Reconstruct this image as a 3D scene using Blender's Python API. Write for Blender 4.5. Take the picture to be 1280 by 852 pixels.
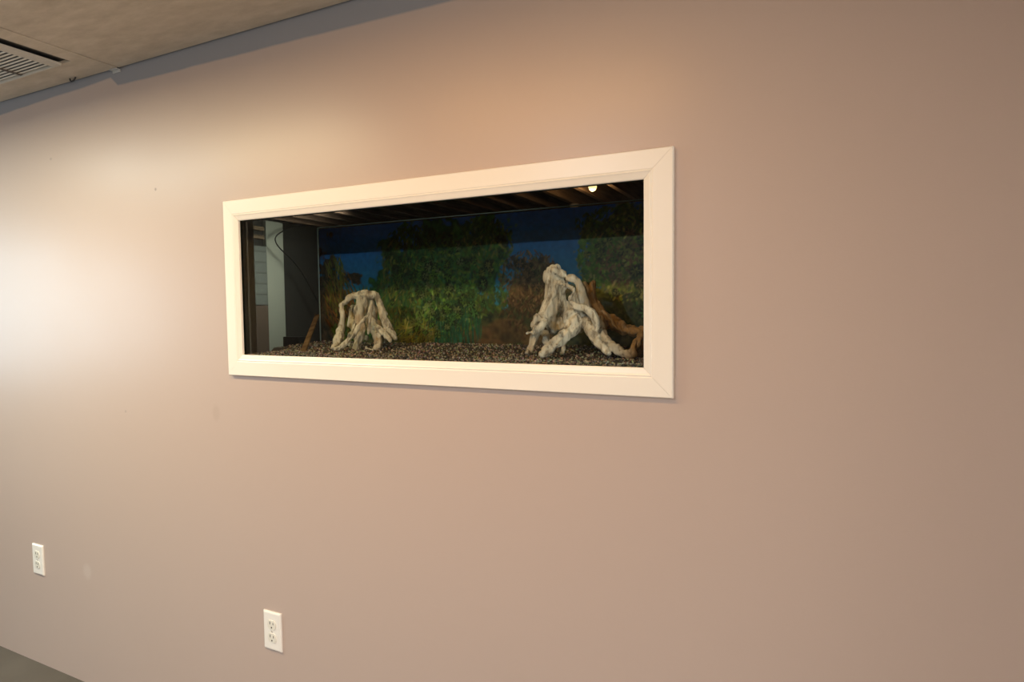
import bpy, bmesh, math, random
import numpy as np
from mathutils import Vector, Matrix, noise

for o in list(bpy.data.objects):
    bpy.data.objects.remove(o, do_unlink=True)
SC = bpy.context.scene
COL = SC.collection
random.seed(7)

# ------------------------------------------------------------------ camera
F = Vector((-0.43707327, 0.89790793, -0.05223319))
R = Vector((0.89933172, 0.43713034, -0.01093297))
U = Vector((-0.01301591, 0.05175348, 0.99857507))
cd = bpy.data.cameras.new('camera')
cam = bpy.data.objects.new('camera', cd)
COL.objects.link(cam)
cd.sensor_width = 36.0
cd.lens = 36.0 * 771.814 / 1280.0
cd.clip_start = 0.02
cam.matrix_world = Matrix(((R.x, U.x, -F.x, 0.0), (R.y, U.y, -F.y, -1.27605),
                           (R.z, U.z, -F.z, 1.34068), (0, 0, 0, 1)))
SC.camera = cam

# ------------------------------------------------------------------ light and exposure
SC.view_settings.view_transform = 'Standard'
SC.view_settings.look = 'None'
SC.view_settings.gamma = 1.0
SC.view_settings.use_curve_mapping = False
SC.view_settings.exposure = 0.06

world = bpy.data.worlds.new('world')
SC.world = world
world.use_nodes = True
bg = world.node_tree.nodes['Background']
bg.inputs[0].default_value = (0.80, 0.90, 1.0, 1)
bg.inputs[1].default_value = 1.0

def area_light(name, loc, direction, sx, sy, power, col, spread=180, shape='RECTANGLE'):
    l = bpy.data.lights.new(name, 'AREA')
    l.shape = shape
    l.size = sx
    l.size_y = sy
    l.energy = power
    l.color = col
    l.spread = math.radians(spread)
    o = bpy.data.objects.new(name, l)
    COL.objects.link(o)
    o.location = loc
    o.rotation_euler = Vector(direction).to_track_quat('-Z', 'Y').to_euler()
    return o

# daylight entering by the window of the left wall; unseen fill light added on the right
WIN = (-2.25, -0.75, 0.88, 1.92)          # y0, y1, z0, z1
area_light('daylight_left', (-5.16, (WIN[0]+WIN[1])/2, (WIN[2]+WIN[3])/2), (1, 0, 0), WIN[1]-WIN[0], WIN[3]-WIN[2], 29, (0.62, 0.83, 1.0))
area_light('added_fill_right', (2.66, -2.6, 1.05), (-1, 0, 0), 1.2, 1.9, 144, (1.0, 0.85, 0.74))
# ceiling downlights: (x, y, power, colour)
DOWNLIGHTS = [(-1.20, -2.33, 40.0, (0.75, 0.86, 1.0))]
# fill strips added to brighten the aquarium wall: (x, power, colour)
FILL_STRIPS = [(-3.10, 16.0, (0.90, 1.0, 0.92)), (-2.15, 20.5, (1.0, 0.84, 0.52)), (-0.85, 10.0, (1.0, 0.50, 0.12))]
WARM = (1.0, 0.66, 0.36)
BULB = (-1.41, 2.95, 2.27)
BULB_POWER = 2.2
POST_FILL_POWER = 6.0

# ------------------------------------------------------------------ helpers
def mat(name, col=(0.8, 0.8, 0.8), rough=0.5, metal=0.0, spec=0.5, **kw):
    m = bpy.data.materials.new(name)
    m.use_nodes = True
    b = m.node_tree.nodes['Principled BSDF']
    b.inputs['Base Color'].default_value = (*col, 1)
    b.inputs['Roughness'].default_value = rough
    b.inputs['Metallic'].default_value = metal
    b.inputs['Specular IOR Level'].default_value = spec
    for k, v in kw.items():
        b.inputs[k].default_value = v
    return m

class NT:
    def __init__(s, m):
        s.m = m; s.t = m.node_tree; s.b = s.t.nodes['Principled BSDF']
    def n(s, kind, **kw):
        x = s.t.nodes.new(kind)
        for k, v in kw.items():
            if k.startswith('i_'):
                x.inputs[int(k[2:])].default_value = v
            else:
                setattr(x, k, v)
        return x
    def l(s, a, b): s.t.links.new(a, b)
    def math(s, op, a, b=None, clamp=False):
        x = s.n('ShaderNodeMath', operation=op); x.use_clamp = clamp
        for i, v in enumerate((a, b)):
            if v is None: continue
            if isinstance(v, (int, float)): x.inputs[i].default_value = v
            else: s.l(v, x.inputs[i])
        return x.outputs[0]
    def mix(s, fac, a, b):
        x = s.n('ShaderNodeMix', data_type='RGBA')
        for sock, v in ((x.inputs[0], fac), (x.inputs[6], a), (x.inputs[7], b)):
            if isinstance(v, (int, float)): sock.default_value = v
            elif isinstance(v, tuple): sock.default_value = (*v, 1) if len(v) == 3 else v
            else: s.l(v, sock)
        return x.outputs[2]
    def noise(s, scale, detail=3, vec=None, rough=0.5):
        x = s.n('ShaderNodeTexNoise'); x.inputs['Scale'].default_value = scale
        x.inputs['Detail'].default_value = detail; x.inputs['Roughness'].default_value = rough
        s.l(vec if vec is not None else s.pos(), x.inputs['Vector'])
        return x.outputs['Fac']
    def pos(s):
        if not hasattr(s, '_p'): s._p = s.n('ShaderNodeNewGeometry').outputs['Position']
        return s._p
    def ramp(s, fac, stops):
        x = s.n('ShaderNodeValToRGB'); e = x.color_ramp.elements
        while len(e) < len(stops): e.new(0.5)
        for q, (p, c) in zip(e, stops): q.position = p; q.color = (*c, 1)
        s.l(fac, x.inputs[0]); return x.outputs[0]
    def bump(s, h, strength, dist):
        x = s.n('ShaderNodeBump'); x.inputs['Strength'].default_value = strength
        x.inputs['Distance'].default_value = dist
        s.l(h, x.inputs['Height']); s.l(x.outputs[0], s.b.inputs['Normal'])
    def col(s, c): s.l(c, s.b.inputs['Base Color'])

def link(name, me, m=None, parent=None):
    o = bpy.data.objects.new(name, me)
    COL.objects.link(o)
    if m is not None: me.materials.append(m)
    if parent is not None: o.parent = parent
    return o

def tag(o, label=None, cat=None, group=None, kind=None):
    if label: o['label'] = label
    if cat: o['category'] = cat
    if group: o['group'] = group
    if kind: o['kind'] = kind
    return o

def empty(name, loc, label, cat, group=None):
    o = bpy.data.objects.new(name, None)
    COL.objects.link(o); o.location = loc; o.empty_display_size = 0.05
    return tag(o, label, cat, group)

def smooth(me, on=True):
    me.polygons.foreach_set('use_smooth', [on]*len(me.polygons))

def box_bm(bm, x0, x1, y0, y1, z0, z1, skip=()):
    v = [bm.verts.new((x, y, z)) for x in (x0, x1) for y in (y0, y1) for z in (z0, z1)]
    fs = {'-x': (0, 1, 3, 2), '+x': (4, 6, 7, 5), '-y': (0, 4, 5, 1), '+y': (2, 3, 7, 6), '-z': (0, 2, 6, 4), '+z': (1, 5, 7, 3)}
    return [bm.faces.new([v[i] for i in q]) for k, q in fs.items() if k not in skip]

def mesh_from(bm, name, origin=(0, 0, 0)):
    bmesh.ops.recalc_face_normals(bm, faces=bm.faces)
    bmesh.ops.translate(bm, verts=bm.verts, vec=-Vector(origin))
    me = bpy.data.meshes.new(name); bm.to_mesh(me); bm.free(); return me

def box(name, x0, x1, y0, y1, z0, z1, m, parent=None, bevel=0.0, origin=(0, 0, 0), seg=2):
    bm = bmesh.new(); box_bm(bm, x0, x1, y0, y1, z0, z1)
    if bevel: bmesh.ops.bevel(bm, geom=bm.edges[:], offset=bevel, segments=seg, affect='EDGES', profile=0.6)
    return link(name, mesh_from(bm, name, origin), m, parent)

def slab_with_hole(name, axis, a0, a1, b0, b1, c0, c1, holes, m):
    """slab spanning a (first in-plane axis) and b (second), thickness c along `axis`; rectangular holes (a0,a1,b0,b1)"""
    As = sorted({a0, a1, *[h[0] for h in holes], *[h[1] for h in holes]})
    Bs = sorted({b0, b1, *[h[2] for h in holes], *[h[3] for h in holes]})
    inh = lambda a, b: any(h[0] < a < h[1] and h[2] < b < h[3] for h in holes)
    bm = bmesh.new(); cache = {}
    def V(a, b, c):
        p = {'y': (a, c, b), 'x': (c, a, b), 'z': (a, b, c)}[axis]
        k = tuple(round(q, 5) for q in p)
        if k not in cache: cache[k] = bm.verts.new(p)
        return cache[k]
    solid = {}
    for i in range(len(As)-1):
        for j in range(len(Bs)-1):
            solid[i, j] = not inh((As[i]+As[i+1])/2, (Bs[j]+Bs[j+1])/2)
    for (i, j), s in solid.items():
        if not s: continue
        A, A2, B, B2 = As[i], As[i+1], Bs[j], Bs[j+1]
        for c in (c0, c1): bm.faces.new([V(A, B, c), V(A2, B, c), V(A2, B2, c), V(A, B2, c)])
        for (di, dj, p, q) in ((-1, 0, (A, B), (A, B2)), (1, 0, (A2, B), (A2, B2)), (0, -1, (A, B), (A2, B)), (0, 1, (A, B2), (A2, B2))):
            if not solid.get((i+di, j+dj), False):
                bm.faces.new([V(*p, c0), V(*q, c0), V(*q, c1), V(*p, c1)])
    return tag(link(name, mesh_from(bm, name), m), kind='structure')

# ------------------------------------------------------------------ materials
H = 2.123
# eggshell wall paint; bare grey board above the rough brush line under the ceiling
WALL_COL = (0.50, 0.402, 0.352)
m_wall = mat('mauve_wall_paint', WALL_COL, 0.30, spec=0.5); n = NT(m_wall)
sep = n.n('ShaderNodeSeparateXYZ'); n.l(n.pos(), sep.inputs[0]); X, Z = sep.outputs[0], sep.outputs[2]
edge_n = n.noise(5.0, 4); step = n.math('MULTIPLY', n.math('ADD', X, 2.062), 28.0, clamp=True)
jag = n.math('MULTIPLY', n.math('SUBTRACT', edge_n, 0.5), 0.010)
right_line = n.math('SUBTRACT', 2.071, n.math('MULTIPLY', n.math('ADD', X, 2.045), 0.011))
left_line = n.math('ADD', 2.100, n.math('MULTIPLY', n.math('ADD', X, 2.045), 0.032))
line = n.math('ADD', jag, n.math('ADD', n.math('MULTIPLY', right_line, step), n.math('MULTIPLY', left_line, n.math('SUBTRACT', 1.0, step))))
bare = n.math('MULTIPLY', n.math('SUBTRACT', Z, line), 160.0, clamp=True)
tint = n.math('MULTIPLY', n.math('SUBTRACT', n.noise(1.7, 2), 0.5), 0.10)
paint = n.mix(n.math('ADD', 0.5, tint), tuple(c*0.9 for c in WALL_COL), tuple(c*1.1 for c in WALL_COL))
def spot(x, z, rx, rz, soft=0.5):
    dx = n.math('DIVIDE', n.math('SUBTRACT', X, x), rx); dz = n.math('DIVIDE', n.math('SUBTRACT', Z, z), rz)
    d = n.math('SQRT', n.math('ADD', n.math('MULTIPLY', dx, dx), n.math('MULTIPLY', dz, dz)))
    return n.math('DIVIDE', n.math('SUBTRACT', 1.0, d), soft, clamp=True)
for (x, z, rx, rz, c, a) in ((-1.86, 1.727, .006, .006, (.16, .12, .10), .6), (-1.62, 1.035, .02, .03, (.30, .22, .17), .18),
                             (-2.32, 0.42, .03, .035, (.62, .55, .50), .35), (-2.42, 1.885, .008, .006, (.25, .2, .18), .5),
                             (-2.06, 1.012, .006, .006, (.25, .2, .18), .4)):
    paint = n.mix(n.math('MULTIPLY', spot(x, z, rx, rz), a), paint, c)
n.col(n.mix(bare, paint, (0.27, 0.27, 0.285)))
rr = n.math('ADD', 0.31, n.math('MULTIPLY', n.noise(2.3, 3), 0.10))
n.l(n.mix(bare, rr, (0.8, 0.8, 0.8)), n.b.inputs['Roughness'])
n.bump(n.noise(260, 2), 0.06, 0.002)

m_room = mat('room_wall_paint', (0.36, 0.29, 0.25), 0.5); n = NT(m_room); n.bump(n.noise(200, 2), 0.06, 0.002)
m_ceil = mat('ceiling_board', (0.36, 0.32, 0.26), 0.75); n = NT(m_ceil)
mp = n.n('ShaderNodeMapping'); mp.inputs['Scale'].default_value = (1.0, 3.0, 1.0); n.l(n.pos(), mp.inputs[0])
n.col(n.ramp(n.noise(9, 6, mp.outputs[0], 0.65), [(0.3, (.46, .39, .30)), (0.55, (.56, .48, .38)), (0.75, (.63, .55, .45))]))
n.bump(n.noise(70, 4), 0.10, 0.003)
m_floor = mat('concrete_floor', (0.17, 0.155, 0.13), 0.55); n = NT(m_floor)
n.col(n.ramp(n.noise(3.5, 6, None, 0.6), [(0.3, (.085, .075, .058)), (0.7, (.12, .105, .085))])); n.bump(n.noise(60, 4), 0.08, 0.003)
m_casing = mat('cream_gloss_trim', (0.86, 0.82, 0.74), 0.33)
m_plate = mat('white_plastic', (0.86, 0.84, 0.79), 0.30)
m_socket = mat('off_white_plastic', (0.78, 0.76, 0.68), 0.35)
m_dark = mat('dark_slot', (0.03, 0.028, 0.025), 0.7)
m_screw = mat('painted_screw', (0.50, 0.48, 0.44), 0.35, 0.4)
m_black = mat('black_plastic', (0.012, 0.012, 0.012), 0.4)
m_silicone = mat('dark_silicone', (0.012, 0.022, 0.014), 0.35)
m_steel = mat('galvanised_clip', (0.50, 0.49, 0.46), 0.5, 0.2)
m_vent = mat('vent_white_metal', (0.52, 0.48, 0.41), 0.45)
m_slat = mat('pale_slat', (0.72, 0.70, 0.62), 0.4)
m_wood = mat('rough_sawn_wood', (0.2, 0.13, 0.08), 0.75); n = NT(m_wood)
mp = n.n('ShaderNodeMapping'); mp.inputs['Scale'].default_value = (18, 1.2, 18); n.l(n.pos(), mp.inputs[0])
n.col(n.ramp(n.noise(3, 5, mp.outputs[0]), [(0.3, (.12, .075, .045)), (0.7, (.30, .20, .125))]))
m_subfloor = mat('dark_boards', (0.05, 0.033, 0.022), 0.8); n = NT(m_subfloor)
n.col(n.ramp(n.noise(6, 4), [(0.3, (.05, .032, .02)), (0.7, (.10, .068, .045))]))
m_block = mat('painted_block', (0.3, 0.31, 0.30), 0.7); n = NT(m_block)
br = n.n('ShaderNodeTexBrick'); br.inputs['Color1'].default_value = (.20, .205, .19, 1); br.inputs['Color2'].default_value = (.17, .175, .165, 1)
br.inputs['Mortar'].default_value = (.13, .13, .12, 1); br.inputs['Scale'].default_value = 2.5; br.inputs['Mortar Size'].default_value = 0.02
cx = n.n('ShaderNodeCombineXYZ'); s2 = n.n('ShaderNodeSeparateXYZ'); n.l(n.pos(), s2.inputs[0]); n.l(s2.outputs[1], cx.inputs[0]); n.l(s2.outputs[2], cx.inputs[1])
br.inputs['Brick Width'].default_value = 3.0
n.l(cx.outputs[0], br.inputs[0]); n.col(br.outputs[0])
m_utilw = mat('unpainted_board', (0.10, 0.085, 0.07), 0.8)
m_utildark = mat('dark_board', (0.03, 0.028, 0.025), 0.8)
m_brownboard = mat('brown_panel', (0.14, 0.09, 0.065), 0.7)
m_post = mat('pale_grey_post', (0.43, 0.42, 0.36), 0.6)

def glass_mat(name, tint, refl, rough=0.0):
    m = bpy.data.materials.new(name); m.use_nodes = True; t = m.node_tree; t.nodes.remove(t.nodes['Principled BSDF'])
    out = t.nodes['Material Output']
    tr = t.nodes.new('ShaderNodeBsdfTransparent'); tr.inputs[0].default_value = (*tint, 1)
    gl = t.nodes.new('ShaderNodeBsdfGlossy'); gl.inputs['Roughness'].default_value = rough
    fr = t.nodes.new('ShaderNodeFresnel'); fr.inputs[0].default_value = refl
    mx = t.nodes.new('ShaderNodeMixShader')
    t.links.new(fr.outputs[0], mx.inputs[0]); t.links.new(tr.outputs[0], mx.inputs[1]); t.links.new(gl.outputs[0], mx.inputs[2])
    t.links.new(mx.outputs[0], out.inputs[0]); return m
m_glass = glass_mat('tank_glass', (0.94, 0.96, 0.94), 1.22)
m_glass_side = glass_mat('tank_side_glass', (0.80, 0.85, 0.82), 1.12, 0.02)
m_winglass = glass_mat('window_glass', (0.95, 0.97, 0.97), 1.3)
m_glassedge = mat('polished_glass_edge', (0.16, 0.22, 0.22), 0.2)

# ------------------------------------------------------------------ room shell
LX, RX, FY = -5.0, 2.5, -4.2
TX0, TX1, TZ0, TZ1 = -1.512, -0.292, 1.188, 1.618       # the tank and the opening it fills
slab_with_hole('wall_back', 'y', LX-0.1, RX+0.1, -0.02, 2.45, 0.0, 0.09, [(TX0-0.028, TX1+0.003, TZ0, TZ1+0.004)], m_wall)
slab_with_hole('wall_left', 'x', FY, 0.0, -0.02, 2.2, LX-0.12, LX, [WIN], m_room)
slab_with_hole('wall_right', 'x', FY, 0.0, -0.02, 2.2, RX, RX+0.12, [(-3.2, -2.0, 0.0, 2.0)], m_room)
slab_with_hole('wall_front', 'y', LX-0.1, RX+0.1, -0.02, 2.2, FY-0.1, FY, [], m_room)
slab_with_hole('floor', 'z', LX-0.3, RX+0.3, FY-0.2, 5.2, -0.12, 0.0, [], m_floor)

# ceiling boards: a seam at x = -2.006, a hole for the vent
VX0, VX1, VY0, VY1 = -2.80, -2.083, -0.62, -0.108
SEAM = -2.006
bm = bmesh.new()
box_holes = [(-5.0, SEAM-0.0045), (SEAM+0.0045, 0.42), (0.424, RX)]
def ceil_piece(bm, x0, x1, y0, y1): box_bm(bm, x0, x1, y0, y1, H, H+0.010)
x0, x1 = box_holes[0]
ceil_piece(bm, x0, VX0, FY, -0.010); ceil_piece(bm, VX1, x1, FY, -0.010)
ceil_piece(bm, VX0, VX1, FY, VY0); ceil_piece(bm, VX0, VX1, VY1, -0.010)
for x0, x1 in box_holes[1:]: ceil_piece(bm, x0, x1, FY, -0.010)
box_bm(bm, LX, RX, FY, 0.0, H+0.16, H+0.18)
tag(link('ceiling', mesh_from(bm, 'ceiling'), m_ceil), kind='structure')

box('seam_shade_strip', SEAM-.005, SEAM+.005, FY+.01, -.011, H+.0105, H+.016, m_dark)['kind'] = 'structure'  # dark strip over the seam, standing in for shade in the gap
# window in the left wall
def window(name, x, y0, y1, z0, z1):
    bm = bmesh.new(); f = 0.05
    for a in ((y0, y0+f, z0, z1), (y1-f, y1, z0, z1), (y0+f, y1-f, z0, z0+f), (y0+f, y1-f, z1-f, z1), ((y0+y1)/2-.02, (y0+y1)/2+.02, z0+f, z1-f)):
        box_bm(bm, x-.03, x+.03, *a)
    w = tag(link(name, mesh_from(bm, name), m_casing), kind='structure')
    g = box('pane', x-.003, x+.003, y0+f, y1-f, z0+f, z1-f, m_winglass, w)
    return w
window('window_1', LX-0.06, *WIN)
window('added_window_right', RX+0.06, -3.2, -2.0, 0.0, 2.0)  # unseen glazed opening, added to go with the fill light on the right

# ------------------------------------------------------------------ recessed downlights of the room
for k, (x, y, pw, lc) in enumerate(DOWNLIGHTS):
    t = empty('recessed_downlight', (x, y, H), 'round recessed ceiling downlight in the middle of the room', 'light')
    bm = bmesh.new()
    prof = [(.050, -.001), (.052, -.006), (.070, -.007), (.075, -.003), (.075, -.0005), (.050, -.001)]
    rings = [[bm.verts.new((r*math.cos(a), r*math.sin(a), z)) for a in [i*math.tau/40 for i in range(40)]] for r, z in prof]
    for a, b in zip(rings, rings[1:]):
        for i in range(40): bm.faces.new((a[i], a[(i+1) % 40], b[(i+1) % 40], b[i]))
    bmesh.ops.remove_doubles(bm, verts=bm.verts, dist=1e-6)
    link('trim_ring', mesh_from(bm, 'trim_ring'), m_plate, t)
    m_lens = mat('lit_lens', (1, .9, .7), 0.4, **{'Emission Color': (*lc, 1), 'Emission Strength': 1.2})
    bm = bmesh.new(); bmesh.ops.create_circle(bm, cap_ends=True, segments=40, radius=0.05, matrix=Matrix.Translation((0, 0, -0.0015)))
    link('lens', mesh_from(bm, 'lens'), m_lens, t)
    area_light('downlight_lamp', (x, y, H-0.012), (0, 0, -1), 0.095, 0.095, pw, lc, 175, 'DISK').parent = None

for k, (x, pw, lc) in enumerate(FILL_STRIPS):  # out-of-view strips, added for their light on the wall
    t = empty('added_fill_strip', (x, -.85, H), 'slim linear fill lamp added along the aquarium wall, ' + ['nearest the vent', 'the middle one of three', 'the one with warm orange light'][k], 'light', 'fill lamps added along the aquarium wall')
    bm = bmesh.new(); box_bm(bm, -.45, .45, -.075, .075, -.020, -.0005, skip=('-z',))
    box_bm(bm, -.45, .45, -.075, -.066, -.026, -.0201); box_bm(bm, -.45, .45, .066, .075, -.026, -.0201)
    link('housing', mesh_from(bm, 'housing'), m_plate, t)
    m_dif = mat('lit_diffuser', (1, .95, .85), .4, **{'Emission Color': (*lc, 1), 'Emission Strength': 1.5})
    box('diffuser', -.447, .447, -.065, .065, -.024, -.0195, m_dif, t)
    area_light('fill_strip_light', (x, -.85, H-.03), (0, 0, -1), .85, .12, pw, lc, 175)

# ------------------------------------------------------------------ casing round the aquarium: four mitred rails
fr = empty('wall_casing', (-0.9, 0, 1.155), 'wide cream painted frame with mitred corners around the aquarium opening', 'frame')
OX0, OX1, OZ0, OZ1 = -1.546, -0.2535, 1.1545, 1.6612     # outer edge
IX0, IX1, IZ0, IZ1 = -1.491, -0.3142, 1.2150, 1.6025     # inner edge
PROF = [(0, 0), (0, -.010), (.03, -.0125), (.66, -.0125), (.70, -.0115), (.74, -.0125), (.80, -.0105), (.96, -.0075), (1, -.006), (1, 0)]
def rail(name, side):
    bm = bmesh.new(); ends = []
    for e in (0, 1):
        ring = []
        for t, y in PROF:
            xl, xr = OX0+(IX0-OX0)*t, OX1+(IX1-OX1)*t; zb, zt = OZ0+(IZ0-OZ0)*t, OZ1+(IZ1-OZ1)*t
            p = {'top': ((xl, zt), (xr, zt)), 'bottom': ((xl, zb), (xr, zb)), 'left': ((xl, zb), (xl, zt)), 'right': ((xr, zb), (xr, zt))}[side][e]
            g = 0.00025 * (1 if e == 0 else -1)
            ring.append(bm.verts.new((p[0]+(g if side in ('top', 'bottom') else 0), y, p[1]+(g if side in ('left', 'right') else 0))))
        ends.append(ring)
    n_ = len(PROF)
    for i in range(n_): bm.faces.new((ends[0][i], ends[0][(i+1) % n_], ends[1][(i+1) % n_], ends[1][i]))
    bm.faces.new(ends[0]); bm.faces.new(ends[1][::-1])
    return link(name, mesh_from(bm, name, fr.location), m_casing, fr)
rail('top_rail', 'top'); rail('bottom_rail', 'bottom'); rail('side_rail', 'left'); rail('side_rail', 'right')

# ------------------------------------------------------------------ aquarium
tank = empty('aquarium', (-0.9, 0.17, TZ0), 'built in glass aquarium without water behind the cream frame', 'aquarium')
TO = tank.location
YF, YB = 0.004, 0.334
g = 0.006
front = box('front_pane', TX0, TX1, YF, YF+g, TZ0, TZ1, m_glass, tank, origin=TO)
tag(box('back_pane', TX0, TX1, YB-g, YB, TZ0, TZ1, m_glass, tank, origin=TO))
box('side_pane', TX0, TX0+g, YF+g, YB-g, TZ0, TZ1, m_glass_side, tank, origin=TO)
box('side_pane', TX1-g, TX1, YF+g, YB-g, TZ0, TZ1, m_glass_side, tank, origin=TO)
box('bottom_pane', TX0+g, TX1-g, YF+g, YB-g, TZ0, TZ0+g, m_glassedge, tank, origin=TO)
# silicone beads in the four upright corners
for (x, y, s1, s2) in ((TX0+g, YF+g, 1, 1), (TX1-g, YF+g, -1, 1), (TX0+g, YB-g, 1, -1), (TX1-g, YB-g, -1, -1)):
    bm = bmesh.new(); w = 0.008 if y < .1 else 0.003
    a = [bm.verts.new(q) for z in (TZ0+g, TZ1) for q in ((x, y, z), (x+s1*w, y, z), (x+s1*w*.35, y+s2*w*.35, z), (x, y+s2*w, z))]
    for i in range(4): bm.faces.new((a[i], a[(i+1) % 4], a[4+(i+1) % 4], a[4+i]))
    bm.faces.new(a[:4]); bm.faces.new(a[4:])
    link('corner_seal', mesh_from(bm, 'corner_seal', TO), m_silicone if y < .1 else m_glassedge, tank)
# black rim strip along the top of the front pane, polished edge along the back
box('top_rim', TX0+g+.001, TX1-g-.001, YF+g+.0005, YF+g+.012, TZ1-.014, TZ1, m_black, tank, 0.001, TO)
box('top_edge', TX0+g, TX1-g, YB-g-.001, YB+.001, TZ1, TZ1+.003, m_glassedge, tank, origin=TO)

# printed background sheet on the back pane, painted as a picture of a planted tank
PW, PH = 720, 250
PX0, PX1, PZ0, PZ1 = TX0+.001, TX1-.001, TZ0+.01, TZ1-.002
def make_print():
    rng = np.random.RandomState(11)
    u = np.linspace(PX0, PX1, PW)[None, :]; w = np.linspace(PZ0, PZ1, PH)[:, None]
    X = np.repeat(u, PH, 0); Z = np.repeat(w, PW, 1)
    def lerp(a, b, t): return a[None, None, :]*(1-t[..., None]) + b[None, None, :]*t[..., None]
    A = np.array
    img = lerp(A((.018, .115, .18)), A((.016, .065, .25)), np.clip((Z-1.40)/.20, 0, 1))
    # low frequency noise
    def lf(sc, seed):
        r = np.random.RandomState(seed); nx, nz = int((PX1-PX0)/sc)+3, int((PZ1-PZ0)/sc)+3
        G = r.rand(nz, nx); fx = (X-PX0)/sc; fz = (Z-PZ0)/sc
        ix, iz = fx.astype(int), fz.astype(int); tx, tz = fx-ix, fz-iz
        tx = tx*tx*(3-2*tx); tz = tz*tz*(3-2*tz)
        return (G[iz, ix]*(1-tx)+G[iz, ix+1]*tx)*(1-tz)+(G[iz+1, ix]*(1-tx)+G[iz+1, ix+1]*tx)*tz
    N1, N2, N3 = lf(.05, 1), lf(.02, 2), lf(.008, 3)
    rag = (N1-.5)*.11+(N2-.5)*.06+(N3-.5)*.03
    def blob(cx, cz, rx, rz, k=1.0):
        d = np.sqrt(((X-cx)/rx)**2+((Z-cz)/rz)**2)
        return np.clip((1-d)*min(rx, rz)/.02 + rag/.02*k, 0, 1)
    def lay(img, m, c1, c2, nn):
        c = lerp(A(c1), A(c2), np.clip(nn*1.6-.3, 0, 1)); return img*(1-m[..., None])+c*m[..., None]
    nz = N2*.5+N3*.5
    # dark base of the foliage
    img = lay(img, blob(-1.48, 1.30, .16, .22), (.010, .012, .010), (.045, .03, .018), nz)
    img = lay(img, blob(-1.30, 1.25, .17, .12), (.008, .018, .008), (.03, .06, .015), nz)
    img = lay(img, blob(-1.06, 1.38, .23, .23), (.006, .022, .012), (.02, .06, .016), nz)
    img = lay(img, blob(-0.86, 1.44, .10, .165), (.008, .03, .012), (.035, .09, .015), nz)
    img = lay(img, blob(-0.73, 1.40, .12, .11), (.03, .020, .010), (.11, .07, .03), nz)
    img = lay(img, blob(-0.80, 1.27, .22, .10), (.02, .016, .010), (.05, .035, .015), nz)
    img = lay(img, blob(-0.33, 1.42, .25, .23), (.018, .028, .008), (.09, .095, .02), nz)
    img = lay(img, blob(-0.33, 1.30, .24, .10), (.006, .010, .006), (.03, .035, .01), nz)
    img = lay(img, blob(-1.0, 1.20, .8, .055, .6), (.02, .022, .010), (.06, .055, .022), nz)
    img = lay(img, blob(-.50, 1.28, .26, .10), (.008, .012, .008), (.035, .035, .015), nz)
    img = lay(img, np.clip((1.345-Z)/.012+rag*10, 0, 1)*(X > -1.22), (.008, .014, .008), (.04, .04, .015), nz)
    # rocks
    for cx, cz, rx, rz in ((-.80, 1.275, .075, .042), (-.90, 1.262, .055, .035), (-.70, 1.25, .06, .03), (-.86, 1.235, .06, .02)):
        d = ((X-cx)/rx)**2+((Z-cz)/rz)**2; m = np.clip((1-d)*3, 0, 1)*.6
        img = lay(img, m, (.03, .014, .008), (.085, .040, .018), N2*.6+(Z-cz)/rz*.25+.25)
    # leaves: little soft strokes from dark to light
    def strokes(n, cx, cz, rx, rz, cols, ln, wd, ang=90, spread=70, light=1.0):
        nonlocal img
        cols = A(cols)
        for i in range(n):
            a = rng.rand()*6.283; q = rng.rand()**.5
            x = cx+math.cos(a)*rx*q; z = cz+math.sin(a)*rz*q
            th = math.radians(ang+(rng.rand()-.5)*2*spread); L = ln*(.5+rng.rand()); W = wd*(.6+.8*rng.rand())
            c = cols[rng.randint(len(cols))]*(.35+.9*(i/n)*rng.rand()+.25*rng.rand())*light
            i0 = int((x-L-PX0)/(PX1-PX0)*PW); i1 = int((x+L-PX0)/(PX1-PX0)*PW)+2
            j0 = int((z-L-PZ0)/(PZ1-PZ0)*PH); j1 = int((z+L-PZ0)/(PZ1-PZ0)*PH)+2
            i0, j0 = max(i0, 0), max(j0, 0)
            if i0 >= min(i1, PW) or j0 >= min(j1, PH): continue
            xs = X[j0:j1, i0:i1]-x; zs = Z[j0:j1, i0:i1]-z
            p = xs*math.cos(th)+zs*math.sin(th); r = -xs*math.sin(th)+zs*math.cos(th)
            m = np.clip((1-(p/L)**2-(r/W)**2)*1.6, 0, 1)[..., None]*.8
            img[j0:j1, i0:i1] = img[j0:j1, i0:i1]*(1-m)+c*m
    G1 = [(.05, .11, .025), (.075, .14, .02), (.03, .09, .03), (.10, .13, .025), (.04, .07, .03)]
    G2 = [(.10, .20, .03), (.15, .22, .05), (.07, .18, .05), (.17, .20, .08)]
    OL = [(.14, .15, .03), (.20, .18, .05), (.10, .14, .02), (.17, .12, .05)]
    BR = [(.16, .09, .04), (.12, .06, .03), (.10, .09, .03), (.20, .11, .05)]
    strokes(260, -1.42, 1.36, .07, .12, [(.14, .06, .02), (.09, .05, .02), (.06, .07, .01), (.16, .09, .02)], .018, .0025, 115, 30)
    strokes(110, -1.44, 1.43, .05, .09, OL, .020, .0025, 100, 30, .7)
    strokes(110, -1.31, 1.34, .06, .07, G1, .018, .003, 90, 25)
    strokes(160, -1.38, 1.27, .08, .04, G1, .012, .003, 90, 60, .8)
    strokes(900, -1.06, 1.40, .21, .18, [(.03, .07, .02), (.02, .05, .03), (.045, .08, .015), (.05, .05, .02)], .010, .004, 90, 80)
    strokes(420, -1.17, 1.43, .08, .15, G1+OL[:2], .013, .003, 80, 40, .6)
    strokes(420, -1.00, 1.47, .15, .10, G1, .009, .004, 90, 90, .9)
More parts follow.
